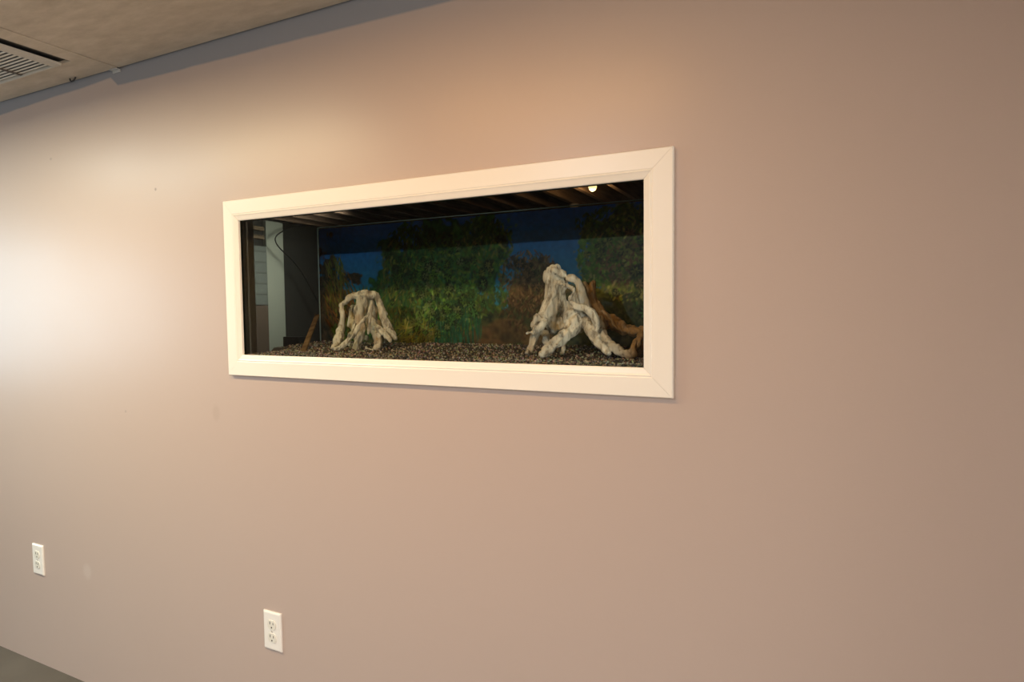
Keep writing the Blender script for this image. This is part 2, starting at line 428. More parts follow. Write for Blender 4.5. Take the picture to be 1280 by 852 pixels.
    strokes(300, -0.86, 1.53, .085, .07, G1+OL[:2], .010, .004, 90, 60, .8)
    strokes(150, -0.88, 1.57, .07, .04, G1, .010, .004, 90, 60, .5)
    strokes(140, -1.12, 1.57, .10, .03, G1, .010, .004, 90, 60, .35)
    strokes(300, -1.02, 1.40, .11, .11, G1, .008, .005, 90, 90, 1.0)
    strokes(110, -1.00, 1.37, .10, .10, G2, .007, .0045, 90, 90, 1.0)
    strokes(90, -1.05, 1.31, .07, .05, G2, .010, .004, 60, 60, 1.1)
    strokes(50, -0.93, 1.33, .05, .05, G2, .008, .004, 60, 60, .8)
    strokes(240, -0.98, 1.29, .10, .06, [(.01, .06, .04), (.015, .07, .03)], .025, .002, 90, 10, .9)
    strokes(170, -1.12, 1.27, .08, .04, [(.16, .14, .02), (.10, .12, .02), (.20, .15, .04)], .022, .0018, 40, 60, .9)
    strokes(500, -0.73, 1.42, .095, .09, BR, .009, .003, 90, 60, .75)
    strokes(250, -0.72, 1.33, .10, .06, BR, .009, .003, 90, 60, .35)
    strokes(200, -0.86, 1.37, .07, .04, G1, .009, .004, 90, 60, .7)
    strokes(1100, -0.38, 1.47, .20, .12, OL, .009, .004, 90, 70, 1.15)
    strokes(300, -0.52, 1.48, .06, .09, [(.10, .16, .02), (.07, .14, .02)], .009, .004, 90, 70, .8)
    strokes(260, -0.44, 1.46, .09, .06, [(.17, .08, .04), (.13, .06, .03)], .007, .003, 90, 70, .8)
    strokes(280, -0.46, 1.57, .13, .04, G1, .008, .004, 90, 70, .5)
    strokes(160, -0.36, 1.38, .08, .08, G1, .012, .005, 90, 50, .8)
    strokes(150, -0.42, 1.33, .11, .05, [(.02, .03, .01), (.03, .05, .01)], .010, .004, 90, 70, .7)
    def rosettes(n, cx, cz, rx, rz, cols, size, light=1.0):
        nonlocal img
        for i in range(n):
            a = rng.rand()*6.283; q = rng.rand()**.5
            x, z = cx+math.cos(a)*rx*q, cz+math.sin(a)*rz*q; sz = size*(.6+.8*rng.rand()); col_ = [cols[rng.randint(len(cols))]]
            strokes(1, x, z, .001, .001, [(.004, .008, .004)], sz*1.1, sz*.9, 90, 90, 1.2)
            for k in range(7):
                th = k*6.283/7+rng.rand()*.5
                strokes(1, x+math.cos(th)*sz*.5, z+math.sin(th)*sz*.5, .0005, .0005, col_, sz*.42, sz*.17, math.degrees(th), 8, light)
    rosettes(60, -1.05, 1.43, .19, .14, G1, .013, 1.1)
    rosettes(46, -0.98, 1.41, .13, .12, G2, .012, 1.0)
    rosettes(22, -1.05, 1.32, .10, .06, G2, .012, 1.1)
    rosettes(18, -0.86, 1.50, .07, .06, G1+OL[:2], .011, 1.3)
    rosettes(26, -1.17, 1.48, .06, .08, G1, .012, 1.0)
    rosettes(40, -0.42, 1.46, .15, .10, OL, .012, 1.2)
    rosettes(14, -0.36, 1.37, .07, .06, G2, .014, .9)
    rosettes(20, -0.73, 1.44, .08, .06, BR, .011, .9)
    img = img*(.85+.3*N3[..., None])*3.0
    return np.clip(img, 0, 1)
bmg = bpy.data.meshes.new('background_print')
IMG = make_print()
gx, gz = np.meshgrid(np.linspace(PX0, PX1, PW), np.linspace(PZ0, PZ1, PH))
co = np.stack([gx, np.full_like(gx, YB+.001), gz], -1).reshape(-1, 3) - np.array(TO)
idx = np.arange(PW*PH).reshape(PH, PW)
quads = np.stack([idx[:-1, :-1], idx[:-1, 1:], idx[1:, 1:], idx[1:, :-1]], -1).reshape(-1, 4)
bmg.vertices.add(len(co)); bmg.vertices.foreach_set('co', co.ravel())
bmg.loops.add(quads.size); bmg.loops.foreach_set('vertex_index', quads.ravel())
bmg.polygons.add(len(quads)); bmg.polygons.foreach_set('loop_start', np.arange(0, quads.size, 4)); bmg.polygons.foreach_set('loop_total', np.full(len(quads), 4))
bmg.update(); bmg.validate()
ca = bmg.color_attributes.new('print', 'FLOAT_COLOR', 'POINT')
ca.data.foreach_set('color', np.concatenate([IMG.reshape(-1, 3), np.ones((PW*PH, 1))], 1).ravel())
m_print = mat('printed_sheet', (1, 1, 1), 0.45, spec=0.3); n = NT(m_print)
va = n.n('ShaderNodeVertexColor', layer_name='print'); n.col(va.outputs[0])
pr = link('background_print', bmg, m_print, tank)
pr['label'] = 'printed background sheet of green water plants, brown rocks and blue water'
sol = pr.modifiers.new('thickness', 'SOLIDIFY'); sol.thickness = 0.0015; sol.offset = 0

# ------------------------------------------------------------------ gravel
def gravel_h(x, y):
    return 1.2235 + (y/.33)*.016 + .003*noise.noise((x*9, y*9, 0)) - (.010 if x < -1.40 and y < .12 else 0)*min(1, (-1.40-x)/.05)
bm = bmesh.new()
nx, ny = 90, 26
gr = [[bm.verts.new((TX0+g+.001+(TX1-TX0-2*g-.002)*i/nx, YF+g+.005+(YB-YF-2*g-.006)*j/ny, 0)) for i in range(nx+1)] for j in range(ny+1)]
for row in gr:
    for v in row: v.co.z = gravel_h(v.co.x, v.co.y) - .002
for j in range(ny):
    for i in range(nx): bm.faces.new((gr[j][i], gr[j][i+1], gr[j+1][i+1], gr[j+1][i]))
border = [gr[0][i] for i in range(nx+1)]+[gr[j][nx] for j in range(1, ny+1)]+[gr[ny][i] for i in range(nx-1, -1, -1)]+[gr[j][0] for j in range(ny-1, 0, -1)]
low = [bm.verts.new((v.co.x, v.co.y, TZ0+g+.0005)) for v in border]
for i in range(len(border)):
    k = (i+1) % len(border); bm.faces.new((border[i], low[i], low[k], border[k]))
bm.faces.new(low)
ico = bmesh.new(); bmesh.ops.create_icosphere(ico, subdivisions=1, radius=1); ico.verts.ensure_lookup_table()
iv = [v.co.copy() for v in ico.verts]; fi = [[v.index for v in f.verts] for f in ico.faces]; ico.free()
cl = bm.loops.layers.float_color.new('tone')
for f in bm.faces:
    for l in f.loops: l[cl] = (.05, .045, .035, 1)
TONES = [(.42, .37, .28), (.34, .26, .17), (.30, .27, .21), (.16, .13, .10), (.07, .065, .055), (.22, .17, .11), (.40, .37, .30), (.05, .045, .04), (.12, .10, .07)]
rs = random.Random(3)
for k in range(6500):
    if k < 2600:      # the cut face of the bed seen through the front glass
        x = rs.uniform(TX0+.012, TX1-.012); y = YF+g+.0032; z = rs.uniform(TZ0+g+.016, gravel_h(x, 0.01)+.001)
    else:
        x = rs.uniform(TX0+.014, TX1-.014); y = YF+.014+(YB-YF-.028)*rs.random()**1.3; z = gravel_h(x, y)
    s = rs.uniform(.0014, .0032)
    M = Matrix.Translation((x, y, z)) @ Matrix.Rotation(rs.random()*6.28, 4, Vector((rs.random(), rs.random(), rs.random()+.1)).normalized()) @ Matrix.Diagonal((s*rs.uniform(.8, 1.4), s*rs.uniform(.8, 1.2), s*rs.uniform(.6, .9), 1))
    vs = [bm.verts.new(M @ q) for q in iv]
    c = rs.choice(TONES); c = (*[q*rs.uniform(.7, 1.2) for q in c], 1)
    for q in fi:
        f = bm.faces.new([vs[i] for i in q]); f.smooth = True
        for l in f.loops: l[cl] = c
m_gravel = mat('gravel', (.2, .18, .14), 0.8); n = NT(m_gravel); va = n.n('ShaderNodeVertexColor', layer_name='tone'); n.col(va.outputs[0])
me = bpy.data.meshes.new('gravel'); bm.to_mesh(me); bm.free()
gv = tag(link('gravel', me, m_gravel), 'bed of fine mixed brown and grey gravel on the aquarium bottom', 'gravel', kind='stuff')

# ------------------------------------------------------------------ driftwood stumps
RIGHT_STUMP = [
    [(-0.594,0.160,1.431,0.0106), (-0.578,0.155,1.433,0.0105), (-0.563,0.160,1.428,0.0105), (-0.555,0.165,1.420,0.0077)],
    [(-0.579,0.175,1.432,0.0219), (-0.587,0.170,1.429,0.0184), (-0.587,0.170,1.408,0.0212), (-0.588,0.170,1.376,0.0220), (-0.591,0.165,1.348,0.0234), (-0.595,0.160,1.323,0.0219), (-0.589,0.165,1.298,0.0160), (-0.585,0.170,1.280,0.0092)],
    [(-0.598,0.165,1.433,0.0106), (-0.597,0.165,1.408,0.0120)],
    [(-0.569,0.180,1.429,0.0120), (-0.565,0.180,1.404,0.0120), (-0.571,0.185,1.379,0.0128), (-0.568,0.185,1.351,0.0107), (-0.566,0.190,1.322,0.0079)],
    [(-0.601,0.150,1.327,0.0162), (-0.609,0.130,1.302,0.0140), (-0.612,0.115,1.279,0.0104), (-0.616,0.100,1.248,0.0090), (-0.620,0.085,1.232,0.0089)],
    [(-0.606,0.120,1.320,0.0104), (-0.613,0.110,1.306,0.0097), (-0.609,0.100,1.293,0.0089), (-0.597,0.095,1.292,0.0089), (-0.588,0.100,1.303,0.0089), (-0.591,0.120,1.310,0.0083)],
    [(-0.608,0.100,1.283,0.0069), (-0.620,0.090,1.281,0.0058), (-0.624,0.090,1.281,0.0048)],
    [(-0.601,0.140,1.281,0.0112), (-0.590,0.130,1.261,0.0097), (-0.576,0.120,1.248,0.0076)],
    [(-0.514,0.130,1.303,0.0265), (-0.522,0.090,1.280,0.0153), (-0.541,0.060,1.257,0.0138), (-0.558,0.045,1.239,0.0124), (-0.564,0.035,1.232,0.0085)],
    [(-0.528,0.120,1.296,0.0054), (-0.532,0.110,1.312,0.0061), (-0.527,0.110,1.325,0.0061), (-0.517,0.120,1.332,0.0068), (-0.507,0.130,1.326,0.0088)],
    [(-0.517,0.140,1.316,0.0205), (-0.499,0.140,1.316,0.0170), (-0.480,0.125,1.303,0.0154), (-0.468,0.110,1.287,0.0139), (-0.444,0.090,1.265,0.0124), (-0.425,0.075,1.250,0.0096), (-0.408,0.060,1.238,0.0063)],
    [(-0.532,0.140,1.275,0.0076), (-0.541,0.130,1.255,0.0055), (-0.545,0.120,1.232,0.0055), (-0.546,0.120,1.232,0.0062)],
    [(-0.555,0.130,1.402,0.0062), (-0.527,0.115,1.393,0.0067), (-0.512,0.110,1.380,0.0067), (-0.517,0.105,1.360,0.0067), (-0.503,0.100,1.346,0.0073), (-0.480,0.100,1.340,0.0079), (-0.461,0.100,1.328,0.0089), (-0.453,0.100,1.307,0.0082), (-0.450,0.100,1.285,0.0043)],
    [(-0.546,0.170,1.415,0.0091), (-0.532,0.165,1.413,0.0111), (-0.522,0.165,1.406,0.0090), (-0.515,0.170,1.385,0.0132), (-0.512,0.175,1.361,0.0153), (-0.504,0.175,1.336,0.0174), (-0.488,0.170,1.315,0.0138)],
    [(-0.535,0.190,1.379,0.0106), (-0.536,0.190,1.347,0.0159), (-0.525,0.180,1.319,0.0175)],
    [(-0.515,0.200,1.405,0.0049), (-0.505,0.200,1.378,0.0070), (-0.496,0.195,1.350,0.0091)],
    [(-0.495,0.210,1.405,0.0085), (-0.498,0.210,1.380,0.0120), (-0.492,0.205,1.353,0.0148), (-0.480,0.200,1.329,0.0161), (-0.458,0.200,1.311,0.0181), (-0.433,0.200,1.297,0.0173), (-0.402,0.190,1.286,0.0136), (-0.372,0.180,1.283,0.0114), (-0.339,0.170,1.285,0.0119)],
    [(-0.455,0.155,1.334,0.0027), (-0.436,0.150,1.319,0.0030), (-0.424,0.150,1.299,0.0030), (-0.413,0.150,1.287,0.0023)],
    [(-0.464,0.150,1.312,0.0136), (-0.449,0.130,1.286,0.0113), (-0.429,0.100,1.264,0.0104), (-0.405,0.080,1.251,0.0102), (-0.379,0.070,1.240,0.0094), (-0.361,0.070,1.234,0.0088), (-0.355,0.080,1.251,0.0082), (-0.350,0.100,1.272,0.0076), (-0.343,0.130,1.287,0.0090)],
    [(-0.358,0.100,1.237,0.0096), (-0.349,0.130,1.248,0.0149), (-0.330,0.130,1.251,0.0180)],
    [(-0.550,0.200,1.354,0.0179), (-0.543,0.190,1.315,0.0213), (-0.551,0.180,1.287,0.0142)],
    [(-0.577,0.180,1.315,0.0107), (-0.566,0.170,1.287,0.0085)],
    [(-0.477,0.180,1.322,0.0138), (-0.460,0.170,1.298,0.0151), (-0.453,0.170,1.284,0.0103)],
]
LEFT_STUMP = [
    [(-1.252,0.150,1.360,0.0083), (-1.247,0.145,1.330,0.0088), (-1.246,0.140,1.296,0.0097), (-1.237,0.120,1.267,0.0132), (-1.232,0.100,1.244,0.0101), (-1.228,0.080,1.232,0.0088)],
    [(-1.253,0.150,1.358,0.0083), (-1.237,0.155,1.372,0.0082), (-1.220,0.160,1.383,0.0097), (-1.196,0.165,1.384,0.0121), (-1.176,0.165,1.387,0.0127), (-1.158,0.170,1.385,0.0115), (-1.139,0.170,1.386,0.0081), (-1.144,0.175,1.378,0.0066)],
    [(-1.188,0.170,1.378,0.0182), (-1.191,0.165,1.350,0.0164), (-1.193,0.160,1.323,0.0145), (-1.189,0.155,1.293,0.0145), (-1.182,0.145,1.272,0.0138), (-1.179,0.130,1.249,0.0107), (-1.177,0.120,1.232,0.0113), (-1.174,0.115,1.232,0.0107)],
    [(-1.134,0.140,1.366,0.0047), (-1.134,0.125,1.329,0.0050), (-1.147,0.110,1.309,0.0053), (-1.157,0.095,1.280,0.0061), (-1.171,0.085,1.260,0.0073), (-1.186,0.070,1.241,0.0081), (-1.201,0.060,1.232,0.0075)],
    [(-1.132,0.140,1.367,0.0047), (-1.130,0.130,1.329,0.0041), (-1.134,0.125,1.300,0.0038), (-1.133,0.120,1.274,0.0023)],
    [(-1.177,0.120,1.303,0.0036), (-1.176,0.100,1.271,0.0035), (-1.176,0.090,1.251,0.0035)],
    [(-1.253,0.190,1.346,0.0094), (-1.254,0.190,1.317,0.0087), (-1.251,0.180,1.292,0.0075)],
    [(-1.140,0.170,1.384,0.0072), (-1.133,0.175,1.359,0.0090), (-1.121,0.175,1.329,0.0105), (-1.104,0.170,1.299,0.0113), (-1.085,0.165,1.274,0.0113), (-1.069,0.160,1.259,0.0053)],
    [(-1.167,0.180,1.332,0.0140), (-1.145,0.165,1.296,0.0108), (-1.108,0.150,1.279,0.0089), (-1.081,0.140,1.265,0.0076), (-1.061,0.130,1.251,0.0041)],
    [(-1.161,0.200,1.307,0.0092), (-1.131,0.180,1.271,0.0079), (-1.109,0.170,1.254,0.0054)],
    [(-1.184,0.190,1.295,0.0141), (-1.154,0.180,1.277,0.0121), (-1.123,0.150,1.262,0.0125), (-1.106,0.130,1.244,0.0111), (-1.102,0.115,1.232,0.0099)],
    [(-1.249,0.200,1.351,0.0125), (-1.247,0.200,1.313,0.0144), (-1.235,0.190,1.276,0.0143), (-1.220,0.180,1.246,0.0093)],
    [(-1.182,0.190,1.369,0.0153), (-1.183,0.200,1.338,0.0185), (-1.177,0.200,1.301,0.0185), (-1.154,0.190,1.271,0.0122)],
    [(-1.128,0.100,1.237,0.0035), (-1.105,0.090,1.232,0.0034), (-1.087,0.085,1.232,0.0034)],
    [(-1.189,0.180,1.258,0.0092), (-1.255,0.190,1.270,0.0075), (-1.264,0.190,1.232,0.0063)],
]
def catmull(pts, step=0.004):
    P = [np.array(p) for p in pts]; P = [2*P[0]-P[1]]+P+[2*P[-1]-P[-2]]; out = []
    for i in range(1, len(P)-2):
        L = np.linalg.norm(P[i+1][:3]-P[i][:3]); k = max(2, int(L/step))
        for j in range(k):
            t = j/k
            q = .5*((2*P[i])+(-P[i-1]+P[i+1])*t+(2*P[i-1]-5*P[i]+4*P[i+1]-P[i+2])*t*t+(-P[i-1]+3*P[i]-3*P[i+1]+P[i+2])*t**3)
            q[3] = P[i][3]*(1-t)+P[i+1][3]*t; out.append(q)
    out.append(P[-2]); return out
def tube_into(bm, pts, seed, lobes=True):
    C_ = catmull(pts); rings = []; nseg = 18
    up = Vector((0.3, 1, 0.2)).normalized()
    tot = len(C_)
    for i, q in enumerate(C_):
        a = Vector(C_[max(i-1, 0)][:3]); b = Vector(C_[min(i+1, tot-1)][:3]); T = (b-a).normalized()
        if i == 0: Nn = T.cross(up).normalized()
        else: Nn = (Nn-T*Nn.dot(T)).normalized()
        B = T.cross(Nn); r = max(q[3], .0022); c = Vector(q[:3])
        ring = []
        for k in range(nseg):
            an = k*math.tau/nseg
            # lengthwise ridges of weathered wood
            rid = 1 + (.20*noise.noise((math.cos(an)*2.2+seed, math.sin(an)*2.2, i*.035)) + .10*noise.noise((math.cos(an)*5+seed, math.sin(an)*5, i*.05)) if lobes else 0)
            rid *= 1 + .10*noise.noise((i*.11, seed*3.1, 0))
            ring.append(bm.verts.new(c+(Nn*math.cos(an)+B*math.sin(an))*r*rid))
        rings.append(ring)
    for a, b in zip(rings, rings[1:]):
        for k in range(nseg): bm.faces.new((a[k], a[(k+1) % nseg], b[(k+1) % nseg], b[k]))
    for ring, s, q in ((rings[0], -1, C_[0]), (rings[-1], 1, C_[-1])):
        r = max(q[3], .0022); cc = sum((v.co for v in ring), Vector())/nseg
        T = (Vector(C_[1][:3])-Vector(C_[0][:3])).normalized() if s < 0 else (Vector(C_[-1][:3])-Vector(C_[-2][:3])).normalized()
        prev = ring
        for f_, h_ in ((.85, .35), (.5, .6)):
            nr = [bm.verts.new(cc+(v.co-cc)*f_+T*s*r*h_*.7) for v in ring]
            for k in range(nseg): bm.faces.new((prev[k], prev[(k+1) % nseg], nr[(k+1) % nseg], nr[k]))
            prev = nr
        bm.faces.new(prev)
def stump(name, chains, m, label, voxel=0.0019):
    bm = bmesh.new()
    rnd = random.Random(len(chains))
    for i, ch in enumerate(chains):
        tube_into(bm, ch, i*1.7+1)
        if len(ch) < 3 or max(q[3] for q in ch) < .009: continue
        for s_ in range(3 if max(q[3] for q in ch) > .015 else 2):
            C_ = catmull(ch, .012)
            i0 = rnd.randint(0, max(0, len(C_)//3)); i1 = rnd.randint(2*len(C_)//3, len(C_)-1); ph = rnd.uniform(3.4, 6.0) if s_ else rnd.uniform(4.0, 5.4); tw = rnd.uniform(-.22, .22)
            pts = []
            for j in range(i0, i1+1):
                q = C_[j]; T = Vector(C_[min(j+1, len(C_)-1)][:3])-Vector(C_[max(j-1, 0)][:3]); T.normalize()
                A1 = Vector((1, 0, 0)); A1 = (A1-T*A1.dot(T)).normalized() if abs(T.x) < .95 else Vector((0, 0, 1)); A2 = T.cross(A1)
                if A2.y < 0: A2 = -A2
                an = ph+tw*(j-i0); off = (A1*math.cos(an)+A2*math.sin(an))*q[3]*.92
                pts.append((q[0]+off.x, q[1]+off.y, q[2]+off.z, max(.0022, q[3]*rnd.uniform(.16, .34))))
            if len(pts) > 3: tube_into(bm, pts, i+s_*5.3)
    bmesh.ops.recalc_face_normals(bm, faces=bm.faces)
    xs = [v.co.x for v in bm.verts]; ys = [v.co.y for v in bm.verts]
    org = Vector(((min(xs)+max(xs))/2, (min(ys)+max(ys))/2, 1.23))
    me = mesh_from(bm, name, org)
    o = link(name, me, m); o.location = org
    rm = o.modifiers.new('remesh', 'REMESH'); rm.mode = 'VOXEL'; rm.voxel_size = voxel; rm.use_smooth_shade = True
    sm = o.modifiers.new('smooth', 'SMOOTH'); sm.factor = .5; sm.iterations = 2
    bpy.context.view_layer.update()
    dg = bpy.context.evaluated_depsgraph_get()
    me2 = bpy.data.meshes.new_from_object(o.evaluated_get(dg)); o.modifiers.clear(); o.data = me2
    # carve the surface with stretched noise
    nv = len(me2.vertices)
    nv = len(me2.vertices); co = np.empty(nv*3); no = np.empty(nv*3)
    me2.vertices.foreach_get('co', co); me2.vertex_normals.foreach_get('vector', no)
    co = co.reshape(-1, 3); no = no.reshape(-1, 3); NZ = noise.noise
    dd = np.array([.0030*NZ((x*75, y*75, z*24)) + .0022*NZ((x*150, y*150, z*60)) - .014*max(0, NZ((x*55+9, y*55, z*17))-.12) for x, y, z in co])
    co += no*dd[:, None]
    # keep clear of the glass
    co[:, 0] = np.clip(co[:, 0], TX0+g+.002-org.x, TX1-g-.002-org.x)
    co[:, 1] = np.clip(co[:, 1], YF+g+.009-org.y, YB-g-.003-org.y)
    co[:, 2] = np.maximum(co[:, 2], -0.015)
    me2.vertices.foreach_set('co', co.ravel()); me2.update()
    smooth(me2)
    if not me2.materials: me2.materials.append(m)
    return tag(o, label, 'driftwood', 'driftwood stumps in the aquarium')
def wood_mat(name, grey, warm, dark, xsplit=None, ysplit=None, warm_amt=.5):
    m = mat(name, grey, 0.8, spec=0.25); n = NT(m)
    mp = n.n('ShaderNodeMapping'); mp.inputs['Scale'].default_value = (1, 1, .35); n.l(n.pos(), mp.inputs[0])
    base = n.mix(n.math('MULTIPLY', n.math('SUBTRACT', n.noise(34, 4, mp.outputs[0]), 0.40), 4.5, clamp=True), grey, tuple(c*.72 for c in grey))
    wm = n.math('MULTIPLY', n.math('SUBTRACT', n.noise(20, 3), 0.50), 5, clamp=True)
    wm = n.math('MULTIPLY', wm, warm_amt)
    if xsplit is not None:     # browner towards the right and back of the stump
        sp = n.n('ShaderNodeSeparateXYZ'); n.l(n.pos(), sp.inputs[0])
        sx = n.math('ADD', n.math('SUBTRACT', sp.outputs[0], xsplit), n.math('MULTIPLY', n.math('SUBTRACT', sp.outputs[1], ysplit), 1.1))
        wm = n.math('MAXIMUM', wm, n.math('ADD', n.math('MULTIPLY', sx, 22), n.math('MULTIPLY', n.math('SUBTRACT', n.noise(30, 3), .5), 1.2), clamp=True))
    c = n.mix(wm, base, n.mix(n.noise(60, 3, mp.outputs[0]), warm, tuple(q*.55 for q in warm)))
    cr = n.math('MULTIPLY', n.math('SUBTRACT', n.noise(65, 6, mp.outputs[0], .7), 0.51), 9, clamp=True)
    n.col(n.mix(n.math('MULTIPLY', cr, .75), c, dark))
    n.bump(n.noise(110, 6, mp.outputs[0], .65), 0.9, 0.004)
    return m
m_stumpL = wood_mat('weathered_driftwood', (.66, .62, .50), (.50, .31, .16), (.10, .08, .055), warm_amt=.6)
m_stumpR = wood_mat('grey_and_brown_driftwood', (.80, .77, .66), (.42, .26, .11), (.12, .09, .06), -0.470, .13, .15)
stump('driftwood_stump', LEFT_STUMP, m_stumpL, 'small pale driftwood stump with thin legs beside the leaning brown stick')
stump('driftwood_stump', RIGHT_STUMP, m_stumpR, 'large grey driftwood stump with a brown root reaching the right frame edge')

# ------------------------------------------------------------------ leaning stick
def cyl_between(name, a, b, r0, r1, m, parent=None, seg=16, origin=(0, 0, 0)):
    a, b = Vector(a), Vector(b); d = b-a
    bm = bmesh.new(); bmesh.ops.create_cone(bm, cap_ends=True, segments=seg, radius1=r0, radius2=r1, depth=d.length)
    bmesh.ops.transform(bm, matrix=Matrix.Translation((a+b)/2) @ d.to_track_quat('Z', 'Y').to_matrix().to_4x4(), verts=bm.verts)
    o = link(name, mesh_from(bm, name, origin), m, parent)
    for p in o.data.polygons: p.use_smooth = len(p.vertices) == 4
    return o
m_stick = mat('glossy_brown_stick', (.17, .105, .05), 0.22)
n = NT(m_stick); mp = n.n('ShaderNodeMapping'); mp.inputs['Scale'].default_value = (60, 14, 14); n.l(n.pos(), mp.inputs[0])
n.col(n.ramp(n.noise(1.2, 4, mp.outputs[0]), [(.3, (.10, .06, .03)), (.7, (.27, .18, .09))]))
a, b = Vector((-1.292, .030, 1.224)), Vector((-1.482, .290, 1.326)); d = (b-a).normalized()
bm = bmesh.new(); box_bm(bm, -.0075, .0075, -.004, .004, 0, (b-a).length)
bmesh.ops.bevel(bm, geom=bm.edges[:], offset=.0015, segments=2, affect='EDGES')
bmesh.ops.transform(bm, matrix=d.to_track_quat('Z', 'Y').to_matrix().to_4x4(), verts=bm.verts)
st = link('stick', mesh_from(bm, 'stick'), m_stick); st.location = a
tag(st, 'glossy brown stick leaning into the left corner of the aquarium', 'stick')

# ------------------------------------------------------------------ outlet plates
def outlet(px, pz, label):
    t = empty('wall_outlet', (px, 0, pz), label, 'outlet', 'white outlets low on the wall')
    W, Hh, T = .07, .1143, .0058
    bm = bmesh.new()
    q = [(0, 0, 0), (W, 0, 0), (W, 0, Hh), (0, 0, Hh)]; i = .0035
    A_ = [bm.verts.new(v) for v in q]
    B_ = [bm.verts.new((x, -T*.55, z)) for x, _, z in q]
    C_ = [bm.verts.new((x+(i if x == 0 else -i), -T, z+(i if z == 0 else -i))) for x, _, z in q]
    for P_, Q_ in ((A_, B_), (B_, C_)):
        for k in range(4): bm.faces.new((P_[k], P_[(k+1) % 4], Q_[(k+1) % 4], Q_[k]))
    bm.faces.new(C_); bm.faces.new(A_[::-1])
    bmesh.ops.bevel(bm, geom=[e for e in bm.edges if e.verts[0] in C_ and e.verts[1] in C_], offset=.0008, segments=2, affect='EDGES')
    link('cover_plate', mesh_from(bm, 'cover_plate'), m_plate, t)
    for zc in (Hh/2+.0195, Hh/2-.0195):
        bm = bmesh.new(); pts = []
        for k in range(40):
            an = k*math.tau/40; x = .0172*math.cos(an); z = max(-.0142, min(.0142, .0172*math.sin(an))); pts.append((W/2+x, z+zc))
        f0 = [bm.verts.new((x, -T+.001, z)) for x, z in pts]; f1 = [bm.verts.new((W/2+(x-W/2)*.96, -T-.0016, zc+(z-zc)*.96)) for x, z in pts]
        for k in range(40): bm.faces.new((f0[k], f0[(k+1) % 40], f1[(k+1) % 40], f1[k]))
        bm.faces.new(f1); bm.faces.new(f0[::-1])
        bmesh.ops.remove_doubles(bm, verts=bm.verts, dist=1e-6)
        rc = link('receptacle', mesh_from(bm, 'receptacle'), m_socket, t)
        for dx, w_, h_ in ((-.0063, .0022, .0085), (.0063, .0020, .0068)):
            box('slot', W/2+dx-w_/2, W/2+dx+w_/2, -T-.0020, -T-.0012, zc+.001, zc+.001+h_, m_dark, rc)
        cyl_between('ground_hole', (W/2, -T-.0012, zc-.0075), (W/2, -T-.0020, zc-.0075), .0025, .0025, m_dark, rc)
    cyl_between('screw', (W/2, -T+.001, Hh/2), (W/2, -T-.0012, Hh/2), .0030, .0026, m_screw, t, 20)
    return t
outlet(-1.4437, .3497, 'white outlet below the aquarium frame, nearer and larger of the two')
o2 = outlet(-2.6606, .3555, 'white outlet at the far left of the wall, above the visible floor corner')

# ------------------------------------------------------------------ ceiling vent
vt = empty('ceiling_vent', (-2.45, -.35, H), 'slatted pale metal vent grille in the ceiling beside a dark slot', 'vent')
VO = vt.location
gx0, gx1, gy0, gy1 = VX0, -2.133, VY0-.512+.0, VY1
bm = bmesh.new()
fz0, fz1 = H-.004, H+.004
sx0, sx1, sy0, sy1 = VX0+.05, -2.170, VY0+.04, -.112
def rb(a, b, c, d_): box_bm(bm, a, b, c, d_, fz0, fz1)
rb(sx1, -2.133, VY0, VY1); rb(VX0, sx0, VY0, VY1); rb(sx0, sx1, VY0, sy0); rb(sx0, sx1, sy1, VY1)
link('vent_frame', mesh_from(bm, 'vent_frame', VO), m_vent, vt)
box('divider', -2.356, -2.344, sy0, sy1, H+.001, H+.012, m_utilw, vt, origin=VO)
box('backing', VX0, VX1, VY0, VY1, H+.0105, H+.02, m_black, vt, origin=VO)
y = sy1-.008
while y > sy0+.01:
    for xa, xb in ((sx0, -2.356), (-2.344, sx1)):
        bm = bmesh.new(); c, s = math.cos(.18), math.sin(.18)
        v = [bm.verts.new((x, y+yy*c-zz*s, H+.004+yy*s+zz*c)) for x in (xa, xb) for yy, zz in ((-.0042, -.0006), (.0042, -.0006), (.0042, .0006), (-.0042, .0006))]
        for k in range(4): bm.faces.new((v[k], v[(k+1) % 4], v[4+(k+1) % 4], v[4+k]))
        bm.faces.new(v[:4]); bm.faces.new(v[4:])
        link('slat', mesh_from(bm, 'slat', VO), m_slat, vt)
    y -= .0140
# clip at the end of the seam; dark piece standing in for a notch in the board
t = bmesh.new()
box_bm(t, -2.045, -2.008, -.0035, -.0003, H-.010, H-.001); box_bm(t, -2.045, -2.008, -.016, -.0035, H-.0035, H-.001)
bmesh.ops.bevel(t, geom=t.edges[:], offset=.0006, segments=1, affect='EDGES')
tag(link('metal_clip', mesh_from(t, 'metal_clip', (-2.026, 0, H)), m_steel), 'small bright metal clip where the ceiling seam meets the wall', 'clip').location = (-2.026, 0, H)
bm = bmesh.new()
pts = [(-.016, 0, 0), (-.014, 0, -.007), (-.006, 0, -.011), (.004, 0, -.010), (.012, 0, -.005), (.016, 0, -.001)]
for i in range(len(pts)-1):
    a, b = Vector(pts[i]), Vector(pts[i+1]); d = b-a
    bmesh.ops.create_cone(bm, cap_ends=True, segments=10, radius1=.0024, radius2=.0024, depth=d.length*1.15, matrix=Matrix.Translation((a+b)/2) @ d.to_track_quat('Z', 'Y').to_matrix().to_4x4())
hk = tag(link('ceiling_notch_piece', mesh_from(bm, 'ceiling_notch_piece'), m_dark), 'small dark piece standing in for a notch in the ceiling board edge near the vent', 'notch'); hk.location = (-2.222, -.026, H)

